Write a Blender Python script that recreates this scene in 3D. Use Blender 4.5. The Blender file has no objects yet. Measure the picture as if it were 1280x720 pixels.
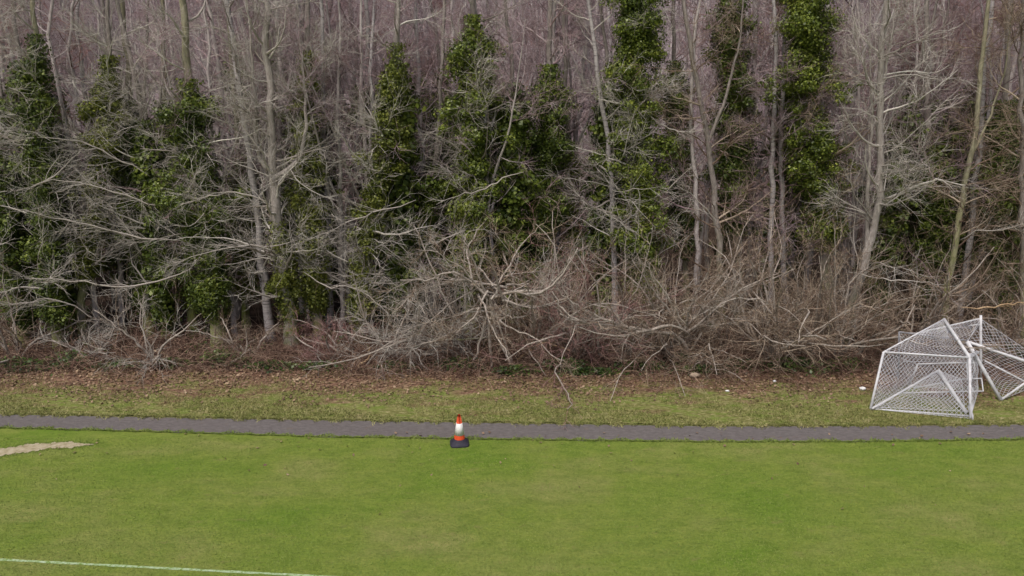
import bpy, math, random
import numpy as np
from mathutils import Vector

scene = bpy.context.scene
COL = scene.collection
PI = math.pi

# ------------------------------------------------------------------ camera
CAM_H, PITCH, HFOV = 9.8, math.radians(15.0), math.radians(65.0)
F = 640 / math.tan(HFOV / 2)
cp, sp = math.cos(PITCH), math.sin(PITCH)
cam = bpy.data.cameras.new('camera'); camo = bpy.data.objects.new('camera', cam); COL.objects.link(camo)
camo.location = (0, 0, CAM_H); camo.rotation_euler = (PI / 2 - PITCH, 0, 0)
cam.angle = HFOV; cam.clip_end = 3000; cam.clip_start = .1
scene.camera = camo

def ray(px, py):
    u = (px - 640) / F; v = (360 - py) / F
    return np.array([u, cp + v * sp, -sp + v * cp])
def at(px, py, Y):            # a point at distance Y in front of the viewpoint
    d = ray(px, py); d = d * (Y / d[1]); return np.array([d[0], Y, CAM_H + d[2]])
def terrain(x, y):
    x = np.asarray(x, float); y = np.asarray(y, float)
    t = np.clip(y - 27, 0, None)
    a = np.clip(t / 25, 0, 1); h = 2.0 * a * a
    b = np.clip(y - 50, 0, None); h = h + np.clip(b, 0, 90) * .26
    w = np.clip((y - 24) / 4, 0, 1) * (.06 * np.sin(x * .9 + y * .5) + .05 * np.sin(x * .37 - y * .8 + 1.3))
    return h + w
def G(px, py, z=0.0):         # a point on the flat ground
    d = ray(px, py); d = d * ((z - CAM_H) / d[2]); return np.array([d[0], d[1], z])

# ------------------------------------------------------------------ materials
def newmat(name, rough=.9, spec=.2):
    m = bpy.data.materials.new(name); m.use_nodes = True
    nt = m.node_tree; b = nt.nodes['Principled BSDF']
    b.inputs['Roughness'].default_value = rough
    b.inputs['Specular IOR Level'].default_value = spec
    return m, nt, b
def ramp(nt, fac, stops, interp='LINEAR'):
    r = nt.nodes.new('ShaderNodeValToRGB'); r.color_ramp.interpolation = interp
    els = r.color_ramp.elements
    while len(els) < len(stops): els.new(.5)
    for e, (p, c) in zip(els, stops):
        e.position = p; e.color = (*c, 1) if len(c) == 3 else c
    nt.links.new(fac, r.inputs[0]); return r.outputs[0]
def noise(nt, vec, scale, detail=4, rough=.6):
    n = nt.nodes.new('ShaderNodeTexNoise'); n.inputs['Scale'].default_value = scale
    n.inputs['Detail'].default_value = detail; n.inputs['Roughness'].default_value = rough
    if vec is not None: nt.links.new(vec, n.inputs['Vector'])
    return n.outputs['Fac']
def coords(nt, kind='Object', scale=None):
    if kind == 'World':
        o = nt.nodes.new('ShaderNodeNewGeometry').outputs['Position']
    else:
        o = nt.nodes.new('ShaderNodeTexCoord').outputs[kind]
    if scale:
        mp = nt.nodes.new('ShaderNodeMapping'); mp.inputs['Scale'].default_value = scale
        nt.links.new(o, mp.inputs['Vector']); o = mp.outputs[0]
    return o
def mix(nt, fac, a, b, mode='MIX'):
    n = nt.nodes.new('ShaderNodeMix'); n.data_type = 'RGBA'; n.blend_type = mode
    for s, v in ((0, fac), (6, a), (7, b)):
        if isinstance(v, (int, float)): n.inputs[s].default_value = v
        elif isinstance(v, tuple): n.inputs[s].default_value = (*v, 1)
        else: nt.links.new(v, n.inputs[s])
    return n.outputs[2]
def mth(nt, op, a, b=None, clamp=False):
    n = nt.nodes.new('ShaderNodeMath'); n.operation = op; n.use_clamp = clamp
    for i, v in enumerate((a, b)):
        if v is None: continue
        if isinstance(v, (int, float)): n.inputs[i].default_value = v
        else: nt.links.new(v, n.inputs[i])
    return n.outputs[0]
def bump(nt, b, h, dist, s=.6):
    n = nt.nodes.new('ShaderNodeBump'); n.inputs['Strength'].default_value = s; n.inputs['Distance'].default_value = dist
    nt.links.new(h, n.inputs['Height']); nt.links.new(n.outputs[0], b.inputs['Normal'])
def island(nt): return nt.nodes.new('ShaderNodeNewGeometry').outputs['Random Per Island']
def objrand(nt): return nt.nodes.new('ShaderNodeObjectInfo').outputs['Random']

def bark(name, dark, light, moss=None, vscale=1.0, moss_top=4.0):
    m, nt, b = newmat(name)
    w = coords(nt, 'World', (9 * vscale, 9 * vscale, 2.2 * vscale))
    n = noise(nt, w, 1.6, 6, .7)
    c = ramp(nt, n, [(.3, dark), (.66, light)])
    big = noise(nt, coords(nt, 'World'), .9, 3)
    c = mix(nt, mth(nt, 'MULTIPLY', big, .45), c, dark)
    if moss:
        z = nt.nodes.new('ShaderNodeSeparateXYZ'); nt.links.new(coords(nt, 'World'), z.inputs[0])
        f = mth(nt, 'SUBTRACT', 1.0, mth(nt, 'DIVIDE', z.outputs[2], moss_top), True)
        f = mth(nt, 'MULTIPLY', f, ramp(nt, noise(nt, coords(nt, 'World'), 3.0, 4), [(.35, (0, 0, 0)), (.6, (1, 1, 1))]))
        c = mix(nt, f, c, moss)
    nt.links.new(c, b.inputs['Base Color']); bump(nt, b, n, .03)
    return m
def birch(name):
    m, nt, b = newmat(name, .7)
    n1 = noise(nt, coords(nt, 'World', (1.5, 1.5, 11)), 1.5, 5, .7)
    c = ramp(nt, n1, [(.36, (.07, .06, .06)), (.43, (.38, .35, .35)), (.7, (.60, .57, .55))])
    n2 = noise(nt, coords(nt, 'World'), 1.3, 3)
    c = mix(nt, mth(nt, 'MULTIPLY', n2, .5), c, (.30, .26, .27))
    nt.links.new(c, b.inputs['Base Color']); return m
def twig(name, cols, orand=0.0, tint=None):
    m, nt, b = newmat(name, .85, .15)
    c = ramp(nt, island(nt), [(i / max(1, len(cols) - 1), k) for i, k in enumerate(cols)])
    big = noise(nt, coords(nt, 'World'), .35, 3)
    if tint: c = mix(nt, ramp(nt, big, [(.42, (0, 0, 0)), (.62, (1, 1, 1))]), c, tint)
    if orand:
        c = mix(nt, 1.0, c, ramp(nt, objrand(nt), [(0, (1 - orand,) * 3), (1, (1 + orand,) * 3)]), 'MULTIPLY')
    nt.links.new(c, b.inputs['Base Color']); return m
def leafmat(name, cols, rough=.45, nscale=.8, rv=.5):
    m, nt, b = newmat(name, rough, .4)
    r = island(nt); n = noise(nt, coords(nt, 'World'), nscale, 3)
    f = mth(nt, 'ADD', mth(nt, 'MULTIPLY', r, rv), mth(nt, 'MULTIPLY', mth(nt, 'SUBTRACT', n, .25 - (.5 - rv) * .5), 1.0), True)
    c = ramp(nt, f, [(i / (len(cols) - 1), k) for i, k in enumerate(cols)])
    nt.links.new(c, b.inputs['Base Color']); return m
def plain(name, col, rough=.5, spec=.4, var=.12, scale=8):
    m, nt, b = newmat(name, rough, spec)
    n = noise(nt, coords(nt, 'World'), scale, 5, .7)
    dk = tuple(c * (1 - 2 * var) for c in col)
    nt.links.new(ramp(nt, n, [(.3, dk), (.6, col)]), b.inputs['Base Color']); return m

MOSS = (.16, .19, .045)
M = {}
M['bark_pale'] = bark('bark_pale_grey', (.20, .17, .155), (.56, .51, .47), MOSS, 1.0, 3.2)
M['bark_bare'] = bark('bark_bare_pale', (.20, .165, .14), (.60, .54, .48), None, 1.0)
M['bark_grey'] = bark('bark_grey_brown', (.15, .125, .115), (.44, .39, .36), (.24, .27, .065), 1.0, 4.5)
M['bark_mossy'] = bark('bark_mossy', (.15, .135, .09), (.46, .43, .30), (.27, .31, .07), 1.0, 7.0)
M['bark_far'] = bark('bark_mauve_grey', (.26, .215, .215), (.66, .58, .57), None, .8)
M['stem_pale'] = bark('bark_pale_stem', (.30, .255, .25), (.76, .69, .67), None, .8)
M['birch'] = birch('bark_birch')
M['twig_pale'] = twig('twig_pale_grey', [(.25, .215, .19), (.46, .42, .38), (.66, .62, .565)], 0, None)
M['twig_tan'] = twig('twig_tan', [(.09, .058, .042), (.25, .18, .135), (.54, .445, .35)])
M['twig_pink'] = twig('twig_mauve', [(.17, .115, .125), (.32, .24, .255), (.60, .52, .53)], .25, (.37, .26, .27))
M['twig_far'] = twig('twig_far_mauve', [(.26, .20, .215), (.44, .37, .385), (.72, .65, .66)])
M['twig_red'] = twig('twig_reddish', [(.16, .08, .07), (.32, .18, .17), (.46, .31, .29)])
M['bramble'] = twig('bramble_stems', [(.05, .028, .022), (.16, .09, .07), (.46, .33, .25)])
M['wood_bare'] = bark('bare_broken_wood', (.30, .19, .10), (.62, .47, .31), None, 1)
M['ivy'] = leafmat('ivy_leaves', [(.014, .024, .005), (.065, .095, .012), (.165, .205, .024), (.34, .36, .07)])
M['ivy_dark'] = leafmat('ivy_leaves_dark', [(.008, .017, .005), (.045, .070, .010), (.12, .158, .022), (.27, .30, .055)])
M['ivy_olive'] = leafmat('ivy_leaves_olive', [(.02, .03, .006), (.08, .10, .014), (.18, .20, .03), (.32, .33, .08)])
M['litter'] = leafmat('dead_leaves', [(.05, .03, .022), (.14, .085, .055), (.27, .18, .115), (.50, .39, .26)], .8, 2.2)
M['grass_v'] = leafmat('verge_grass', [(.08, .10, .025), (.16, .18, .045), (.26, .25, .09), (.44, .37, .22)], .7, 1.9)
M['ivy_low'] = leafmat('ground_ivy_leaves', [(.006, .014, .005), (.025, .05, .010), (.06, .10, .018), (.14, .19, .04)])
M['grass_f'] = leafmat('pitch_grass', [(.085, .155, .020), (.13, .19, .03), (.175, .22, .045), (.26, .265, .085)], .8, .5, .22)

# ------------------------------------------------------------------ mesh helpers
def np_mesh(name, V, Fq, mats, mi=None, smooth=False):
    me = bpy.data.meshes.new(name)
    V = np.asarray(V, np.float32); Fq = np.asarray(Fq, np.int32); k = Fq.shape[1]
    me.vertices.add(len(V)); me.vertices.foreach_set('co', V.ravel())
    me.loops.add(Fq.size); me.loops.foreach_set('vertex_index', Fq.ravel())
    me.polygons.add(len(Fq)); me.polygons.foreach_set('loop_start', np.arange(0, Fq.size, k, dtype=np.int32))
    me.polygons.foreach_set('loop_total', np.full(len(Fq), k, np.int32))
    for m in mats: me.materials.append(m)
    if mi is not None: me.polygons.foreach_set('material_index', np.asarray(mi, np.int32))
    if smooth: me.polygons.foreach_set('use_smooth', np.ones(len(Fq), bool))
    me.update(calc_edges=True); return me
def obj(name, me, parent=None, loc=None):
    o = bpy.data.objects.new(name, me); COL.objects.link(o)
    if parent: o.parent = parent
    if loc is not None: o.location = tuple(loc)
    return o
def tag(o, label=None, cat=None, group=None, kind=None):
    if label: o['label'] = label
    if cat: o['category'] = cat
    if group: o['group'] = group
    if kind: o['kind'] = kind
    return o
def empty(name, loc):
    o = bpy.data.objects.new(name, None); COL.objects.link(o); o.location = tuple(loc); o.empty_display_size = .3
    return o

def unit(a): return a / (np.linalg.norm(a, axis=-1, keepdims=True) + 1e-9)
class Tubes:
    """collects tapering tubes given as (N,m,3) centre lines and (N,m) radii, and builds ONE mesh"""
    def __init__(s): s.V = []; s.F = []; s.M = []; s.n = 0
    def add(s, P, R, k=3, mi=0, caps=False):
        P = np.asarray(P, float); R = np.asarray(R, float)
        if P.ndim == 2: P = P[None]; R = R[None]
        if caps:
            P = np.concatenate([P[:, :1], P, P[:, -1:]], 1); R = np.concatenate([R[:, :1] * 0, R, R[:, -1:] * 0], 1)
            T = np.gradient(P[:, 1:-1], axis=1) if P.shape[1] > 3 else None
            T = np.concatenate([T[:, :1], T, T[:, -1:]], 1)
        else: T = np.gradient(P, axis=1)
        N, m, _ = P.shape
        T = unit(T)
        ref = np.zeros((N, 1, 3)); ax = np.argmin(np.abs(T.mean(1)), axis=1); ref[np.arange(N), 0, ax] = 1
        A = unit(np.cross(T, ref)); B = np.cross(T, A)
        th = np.arange(k) * 2 * PI / k
        ring = A[:, :, None] * np.cos(th)[None, None, :, None] + B[:, :, None] * np.sin(th)[None, None, :, None]
        V = P[:, :, None] + ring * R[:, :, None, None]
        idx = np.arange(N * m * k).reshape(N, m, k) + s.n
        a = idx[:, :-1]; b = idx[:, 1:]
        q = np.stack([a, np.roll(a, -1, 2), np.roll(b, -1, 2), b], -1).reshape(-1, 4)
        s.V.append(V.reshape(-1, 3)); s.F.append(q); s.M.append(np.full(len(q), mi)); s.n += N * m * k
    def mesh(s, name, mats, origin=None, smooth=True):
        V = np.concatenate(s.V)
        if origin is not None: V = V - np.asarray(origin)
        return np_mesh(name, V, np.concatenate(s.F), mats, np.concatenate(s.M), smooth)

def grow(rng, p, d, L, r, m, wob, trop=(0, 0, 0), taper=.12, jit=0):
    N = len(p); P = np.zeros((N, m, 3)); P[:, 0] = p; d = unit(d); st = (L / (m - 1))[:, None]
    trop = np.asarray(trop, float)
    for i in range(1, m):
        d = unit(d + rng.normal(0, wob, (N, 3)) + trop)
        P[:, i] = P[:, i - 1] + d * st
    R = r[:, None] * np.linspace(1, taper, m)[None]
    return P, R
def kids(rng, P, R, n, t0, t1, ang, L, rr, m, wob, trop=(0, 0, 0), bias=(0, 0, 0), rmin=.004, tl=.55, rmax=9, taper=.2):
    N, mp, _ = P.shape; ii = np.repeat(np.arange(N), n)
    t = rng.uniform(t0, t1, len(ii)); f = t * (mp - 1); k = np.minimum(f.astype(int), mp - 2); fr = (f - k)[:, None]
    pos = P[ii, k] * (1 - fr) + P[ii, k + 1] * fr
    tan = unit(P[ii, k + 1] - P[ii, k])
    rnd = rng.normal(0, 1, (len(ii), 3)); perp = unit(rnd - (rnd * tan).sum(1, keepdims=True) * tan)
    a = rng.uniform(ang[0], ang[1], len(ii))[:, None]
    d = tan * np.cos(a) + perp * np.sin(a) + np.asarray(bias, float)
    ln = rng.uniform(L[0], L[1], len(ii)) * (1 - tl * t)
    rad = np.clip((R[ii, k] * (1 - fr[:, 0]) + R[ii, k + 1] * fr[:, 0]) * rr * rng.uniform(.6, 1, len(ii)), rmin, rmax)
    return grow(rng, pos, d, ln, rad, m, wob, trop, taper)

def resample(pts, m, rng=None, jit=0.0):
    pts = np.asarray(pts, float); s = np.concatenate([[0], np.cumsum(np.linalg.norm(np.diff(pts, axis=0), axis=1))])
    u = np.linspace(0, s[-1], m); out = np.stack([np.interp(u, s, pts[:, i]) for i in range(3)], 1)
    k = np.array([.25, .5, .25])
    for _ in range(2):
        o2 = out.copy()
        o2[1:-1] = out[:-2] * .25 + out[1:-1] * .5 + out[2:] * .25; out = o2
    if rng is not None and jit:
        j = rng.normal(0, jit, out.shape); j[0] = 0; j[-1] *= .3
        out = out + j
    return out

def leaves(rng, pos, nrm, size, mats, name, origin, droop=.35):
    """small folded leaf quads at the given points"""
    N = len(pos); n = unit(nrm + rng.normal(0, .55, (N, 3)) + np.array([0, 0, .25]))
    r = unit(np.cross(n, rng.normal(0, 1, (N, 3)))); u = np.cross(n, r)
    s = (size * rng.uniform(.4, 1.55, N))[:, None]
    V = np.stack([pos - u * s, pos + r * s * .8 - n * s * .15, pos + u * s * 1.1, pos - r * s * .8 - n * s * .15], 1).reshape(-1, 3)
    return np_mesh(name, V - np.asarray(origin), np.arange(4 * N).reshape(N, 4), mats)

def ivy_cloud(rng, path, z0, z1, rad, count, size, lump=.55):
    """ragged clumps of leaves round a trunk and on its short side shoots from height z0 to z1"""
    zs = path[:, 2]; L = max(.5, z1 - z0); nb = int(max(10, L * 15 * (.4 + rad)))
    zc = z0 + L * rng.uniform(0, 1, nb)
    tt = (zc - z0) / L; prof = rad * (0.12 + 1.08 * np.sin(np.clip(tt * .86 + .03, 0, 1) * PI) ** .75) * (.75 + .35 * np.sin(zc * 2.3 + rng.uniform(0, 6)))
    az = rng.uniform(0, 2 * PI, nb); off = prof * rng.uniform(.05, 1.25, nb)
    cx = np.interp(zc, zs, path[:, 0]); cy = np.interp(zc, zs, path[:, 1])
    C = np.stack([cx + np.cos(az) * off, cy + np.sin(az) * off, zc - off * .15], 1)
    br = rng.uniform(.12, .34, nb) * (.7 + .5 * rad) * (1.25 - .5 * off / (rad * 1.3))
    w = br ** 2.2; w /= w.sum(); ii = rng.choice(nb, count, p=w)
    d = unit(rng.normal(0, 1, (count, 3))); rr = br[ii] * rng.uniform(.25, 1.15, count)
    P = C[ii] + d * rr[:, None] * np.array([1.25, 1.25, .95])
    k = int(count * .3); zt = rng.uniform(z0 - .5, z1 + .7, k); a = rng.uniform(0, 2 * PI, k); o = .10 + np.abs(rng.normal(0, .16, k))
    zt = np.maximum(zt, path[0, 2] + .3)
    q = np.stack([np.interp(zt, zs, path[:, 0]) + np.cos(a) * o, np.interp(zt, zs, path[:, 1]) + np.sin(a) * o, zt], 1)
    dq = np.stack([np.cos(a), np.sin(a), a * 0], 1)
    return np.concatenate([P, q]), np.concatenate([d, dq])

# ------------------------------------------------------------------ the setting
def grid_mesh(name, xs, ys, zf, mats):
    X, Y = np.meshgrid(xs, ys); V = np.stack([X, Y, zf(X, Y)], -1).reshape(-1, 3)
    nx = len(xs); ny = len(ys); i = np.arange(nx * ny).reshape(ny, nx)
    q = np.stack([i[:-1, :-1], i[:-1, 1:], i[1:, 1:], i[1:, :-1]], -1).reshape(-1, 4)
    return np_mesh(name, V, q, mats, None, True)

def mat_woodfloor():
    m, nt, b = newmat('wood_floor', .95, .1)
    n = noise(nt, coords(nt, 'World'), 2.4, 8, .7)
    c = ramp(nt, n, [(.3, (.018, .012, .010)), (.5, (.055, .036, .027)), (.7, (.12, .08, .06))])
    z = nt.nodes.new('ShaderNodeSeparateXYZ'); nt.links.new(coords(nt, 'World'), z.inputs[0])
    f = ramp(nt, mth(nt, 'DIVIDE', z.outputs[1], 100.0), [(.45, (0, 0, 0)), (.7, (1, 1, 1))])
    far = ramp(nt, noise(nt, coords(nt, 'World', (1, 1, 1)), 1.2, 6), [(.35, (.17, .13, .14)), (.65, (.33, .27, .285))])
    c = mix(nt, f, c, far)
    nt.links.new(c, b.inputs['Base Color']); bump(nt, b, n, .1); return m
xs = np.concatenate([[-1500, -600, -250], np.linspace(-120, 120, 161), [250, 600, 1500]])
ys = np.concatenate([[-1500, -400, -100, -30, 0], np.linspace(8, 150, 190), [200, 400, 1500]])
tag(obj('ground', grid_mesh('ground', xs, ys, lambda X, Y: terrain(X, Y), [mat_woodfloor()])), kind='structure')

rngp = np.random.default_rng(5)
top_px = [(-700, 505), (-300, 511), (0, 517.5), (300, 523), (640, 528.5), (900, 532.5), (1100, 532), (1280, 530), (1600, 525), (2000, 518)]
bot_px = [(-700, 524), (-300, 529), (0, 535), (200, 540), (400, 546), (640, 549.5), (900, 552.5), (1100, 552), (1280, 549.5), (1600, 545), (2000, 537)]
TP = np.array([G(*p)[:2] for p in top_px]); BP = np.array([G(*p)[:2] for p in bot_px])
def edge_top(x): return np.interp(x, TP[:, 0], TP[:, 1])
def edge_bot(x): return np.interp(x, BP[:, 0], BP[:, 1])
def wig(x, s, a):
    return a * (np.sin(x * 1.7 + s) + .6 * np.sin(x * 4.3 + 2 * s) + .35 * np.sin(x * 11.1 + 3 * s) + .25 * np.sin(x * 23.7 + s))

def mat_verge():
    m, nt, b = newmat('verge', .95, .1)
    W = coords(nt, 'World'); z = nt.nodes.new('ShaderNodeSeparateXYZ'); nt.links.new(W, z.inputs[0])
    n1 = noise(nt, coords(nt, 'World', (.55, 1.3, 1)), 1.1, 6, .65); n2 = noise(nt, coords(nt, 'World', (.7, 1.4, 1)), 9, 6, .7)
    grass = ramp(nt, n2, [(.3, (.07, .07, .025)), (.5, (.165, .165, .055)), (.68, (.38, .33, .18))])
    green = ramp(nt, noise(nt, coords(nt, 'World', (.6, 1.6, 1)), 2.6, 6, .7), [(.48, (0, 0, 0)), (.58, (1, 1, 1))])
    grass = mix(nt, green, grass, mix(nt, .75, grass, (.135, .19, .035)))
    lit = ramp(nt, n2, [(.3, (.055, .03, .022)), (.5, (.16, .09, .062)), (.70, (.38, .26, .18))])
    f = mth(nt, 'ADD', mth(nt, 'MULTIPLY', mth(nt, 'SUBTRACT', z.outputs[1], 23.7), .6), mth(nt, 'MULTIPLY', mth(nt, 'SUBTRACT', n1, .5), 6.0))
    f = mth(nt, 'ADD', f, .5, True)
    nt.links.new(mix(nt, f, grass, lit), b.inputs['Base Color']); bump(nt, b, n2, .05); return m
def strip(name, xs, lo, hi, z, mat, rows=6, tz=False):
    V = []; 
    for j in range(rows + 1):
        f = j / rows; y = lo * (1 - f) + hi * f
        zz = (terrain(xs, y) + .01 + (z - .01) * min(1, f * 3)) if tz else z + 0 * xs
        V.append(np.stack([xs, y, zz], 1))
    V = np.concatenate(V); n = len(xs); i = np.arange((rows + 1) * n).reshape(rows + 1, n)
    q = np.stack([i[:-1, :-1], i[:-1, 1:], i[1:, 1:], i[1:, :-1]], -1).reshape(-1, 4)
    return np_mesh(name, V, q, [mat])
fx = np.linspace(-45, 45, 1800)
tag(obj('verge', strip('verge', fx, edge_top(fx) - .05, 26.1 + wig(fx * .6, 2, .25), .035, mat_verge(), 14, True)), kind='structure')

def mat_field():
    m, nt, b = newmat('pitch_turf', .9, .15)
    n1 = noise(nt, coords(nt, 'World', (.5, .8, 1)), .55, 5, .6); n2 = noise(nt, coords(nt, 'World', (.7, 1.3, 1)), 13, 8, .8)
    c = ramp(nt, n1, [(.3, (.122, .206, .023)), (.5, (.162, .222, .038)), (.7, (.215, .236, .072))])
    d = ramp(nt, n2, [(.28, (.62, .66, .6)), (.5, (1, 1, 1)), (.72, (1.35, 1.25, 1.35))])
    c = mix(nt, 1.0, c, d, 'MULTIPLY')
    e = noise(nt, coords(nt, 'World', (.6, 1.3, 1)), 2.6, 7, .72)
    c = mix(nt, 1.0, c, ramp(nt, e, [(.32, (.70, .72, .66)), (.5, (.93, .90, .92)), (.68, (1.15, 1.02, 1.15))]), 'MULTIPLY')
    n3 = noise(nt, coords(nt, 'World', (.8, 1.5, 1)), 2.2, 5, .7)
    c = mix(nt, ramp(nt, n3, [(.58, (0, 0, 0)), (.72, (.6, .6, .6))]), c, (.20, .18, .07))
    nt.links.new(c, b.inputs['Base Color']); bump(nt, b, n2, .04); return m
me = strip('playing_field', np.linspace(-200, 200, 9), np.full(9, -150.0), np.full(9, 16.0), .004, mat_field(), 2)
tag(obj('playing_field', me), kind='structure')
fm = me.materials[0]
V_hi = edge_bot(fx) + .12
me2 = strip('field_margin', fx, np.full(len(fx), 16.0), V_hi, .004, fm, 2)
tag(obj('field_margin', me2), kind='structure')

def mat_path():
    m, nt, b = newmat('path_asphalt', .9, .25)
    n = noise(nt, coords(nt, 'World', (.7, 1.5, 1)), 8, 8, .75); n2 = noise(nt, coords(nt, 'World', (.4, 1, 1)), .9, 4)
    c = ramp(nt, n, [(.30, (.085, .078, .076)), (.5, (.130, .121, .119)), (.70, (.20, .188, .184))])
    c = mix(nt, mth(nt, 'MULTIPLY', n2, .5), c, (.11, .085, .085))
    c = mix(nt, ramp(nt, noise(nt, coords(nt, 'World'), 3.1, 5), [(.6, (0, 0, 0)), (.75, (.5, .5, .5))]), c, (.16, .12, .09))
    nt.links.new(c, b.inputs['Base Color']); bump(nt, b, n, .02); return m
tag(obj('path', strip('path', fx, edge_bot(fx) + wig(fx, 1, .035), edge_top(fx) + wig(fx, 4, .04), .010, mat_path(), 3)), kind='structure')

# painted pitch line (thin worn sheet) and the worn bare streak
def mat_line():
    m, nt, b = newmat('worn_line_paint', .9, .1)
    n = noise(nt, coords(nt, 'World', (1, 1, 1)), 14, 6, .7)
    nt.links.new(ramp(nt, n, [(.38, (.14, .22, .04)), (.50, (.30, .40, .22)), (.7, (.44, .52, .38))]), b.inputs['Base Color']); return m
a0, a1 = G(0, 700), G(420, 722); dx = a1 - a0
lx = np.linspace(-16, 16, 700); ly = a0[1] + (lx - a0[0]) * dx[1] / dx[0]
tag(obj('pitch_line', strip('pitch_line', lx, ly - .035 + wig(lx * 3, 2, .004), ly + .035 + wig(lx * 3, 5, .004), .012, mat_line(), 1)), kind='structure')
def mat_sand():
    m, nt, b = newmat('bare_soil', .95, .1)
    n = noise(nt, coords(nt, 'World'), 6, 7, .7)
    nt.links.new(ramp(nt, n, [(.3, (.20, .17, .09)), (.5, (.36, .31, .21)), (.75, (.48, .43, .33))]), b.inputs['Base Color']); return m
sa = np.linspace(0, 1, 160); spx = -60 + 178 * sa
mid = np.interp(spx, [-60, 0, 40, 70, 118], [577, 566, 560, 557, 556]); hw = np.interp(sa, [0, .5, .85, 1], [5, 4.6, 3.0, .4]) + wig(sa * 14, 1, .6) + wig(sa * 61, 3, .45)
SL = np.array([G(x, y) for x, y in zip(spx, mid + hw)]); SH = np.array([G(x, y) for x, y in zip(spx, mid - hw)])
Vs = np.concatenate([SL, SH]); Vs[:, 2] = .016; ii = np.arange(160)
q = np.stack([ii[:-1], ii[1:], ii[1:] + 160, ii[:-1] + 160], 1)
tag(obj('bare_soil_streak', np_mesh('bare_soil_streak', Vs, q, [mat_sand()])), kind='structure')

# grass blades / leaf litter / ground ivy: nobody could count them
def tufts(name, rng, X, Y, Z, h, w, mat, label, cat, lean=.5):
    N = len(X); P = np.stack([X, Y, Z], 1); a = rng.uniform(0, 2 * PI, N)
    r = np.stack([np.cos(a), np.sin(a), 0 * a], 1) * (w * rng.uniform(.6, 1.4, N))[:, None]
    t = np.stack([rng.normal(0, lean, N) * h, rng.normal(0, lean, N) * h, h * rng.uniform(.5, 1.3, N)], 1)
    V = np.stack([P - r, P + r, P + t], 1).reshape(-1, 3)
    o = obj(name, np_mesh(name, V, np.arange(3 * N).reshape(N, 3), [mat]))
    return tag(o, label, cat, None, 'stuff')
rng = np.random.default_rng(11)
N = 190000
Y = 12.6 + (edge_bot(0) + .1 - 12.6) * rng.uniform(0, 1, N) ** 1.15; X = rng.uniform(-1, 1, N) * (Y * .66 + 1.5)
k = Y < edge_bot(X) + .03
soil_c = np.interp(X, SL[:, 0], (SL[:, 1] + SH[:, 1]) / 2); soil_h = np.interp(X, SL[:, 0], (SH[:, 1] - SL[:, 1]) / 2)
k &= ~((np.abs(Y - soil_c) < soil_h * .92) & (X < SL[-1, 0]))
lyi = np.interp(X, lx, ly); k &= ~((np.abs(Y - lyi) < .05) & (rng.uniform(0, 1, N) < .85))
X, Y = X[k], Y[k]
m_ = 4200; t_ = rng.uniform(0, 1, m_); ix = (t_ * 159).astype(int); sd = rng.uniform(0, 1, m_) < .5
E = np.where(sd[:, None], SL[ix], SH[ix]); X = np.concatenate([X, E[:, 0] + rng.normal(0, .05, m_)]); Y = np.concatenate([Y, E[:, 1] + rng.normal(0, .06, m_)])
tufts('grass', rng, X, Y, 0 * X, .020, .013, M['grass_f'], 'short mown green grass covering the playing field', 'grass', 1.3)
N = 90000
X = rng.uniform(-17, 17, N); Y = edge_top(X) - .06 + rng.beta(1.1, 2.0, N) * 4.2
clump = (np.sin(X * 2.1 + 3 * np.sin(Y * 1.7)) + np.sin(Y * 3.7 + X * .8) + np.sin(X * .7 + 1)) > rng.normal(-.6, .9, N)
X, Y = X[clump], Y[clump]
tufts('verge_grass', rng, X, Y, terrain(X, Y) + .02, .065, .012, M['grass_v'], 'rough yellowish green grass on the verge beyond the path', 'grass', .8)

N = 30000
X = rng.uniform(-19, 19, N); Y = 22.2 + rng.beta(2.1, 1.7, N) * 6.4
k = (rng.uniform(0, 1, N) < np.clip((Y - 22 + .9 * np.sin(X * .9) + .6 * np.sin(X * 2.7 + 1)) / 2.6, .03, 1)) & (Y > edge_top(X) + .1)
X, Y = X[k], Y[k]
ns = 110; yy = 20.8 - rng.exponential(1.3, ns); xx = rng.uniform(-14, 14, ns); X = np.concatenate([X, xx]); Y = np.concatenate([Y, np.maximum(yy, 13.5)])
P = np.stack([X, Y, terrain(X, Y) + np.where(Y > 21.9, .055, .016) + rng.uniform(0, .05, len(X))], 1)
tag(obj('leaf_litter', leaves(rng, P, np.tile([0, 0, 1.], (len(P), 1)), .038, [M['litter']], 'leaf_litter', (0, 0, 0))), 'reddish brown dead leaves and debris along the wood edge', 'leaf litter', None, 'stuff')

rng = np.random.default_rng(21); N = 40000
X = rng.uniform(-17, 17, N); side = rng.uniform(0, 1, N) < .5
amp = .7 + .6 * np.sin(X * 3.1 + np.sin(X * 7.7) * 2)
Y = np.where(side, edge_top(X) - np.abs(rng.normal(0, .09, N)) * amp + .03, edge_bot(X) + np.abs(rng.normal(0, .08, N)) * amp - .04)
kk = ~side
tufts('path_fringe_grass', rng, X[kk], Y[kk], .006 + 0 * X[kk], .035, .014, M['grass_f'], 'short green grass creeping over the near edge of the path', 'grass', 1.0)
X, Y = X[side], Y[side]
tufts('path_edge_grass', rng, X, Y, .006 + 0 * X, .05, .014, M['grass_v'], 'ragged straw-coloured grass creeping over the far edge of the path', 'grass', .9)

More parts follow.
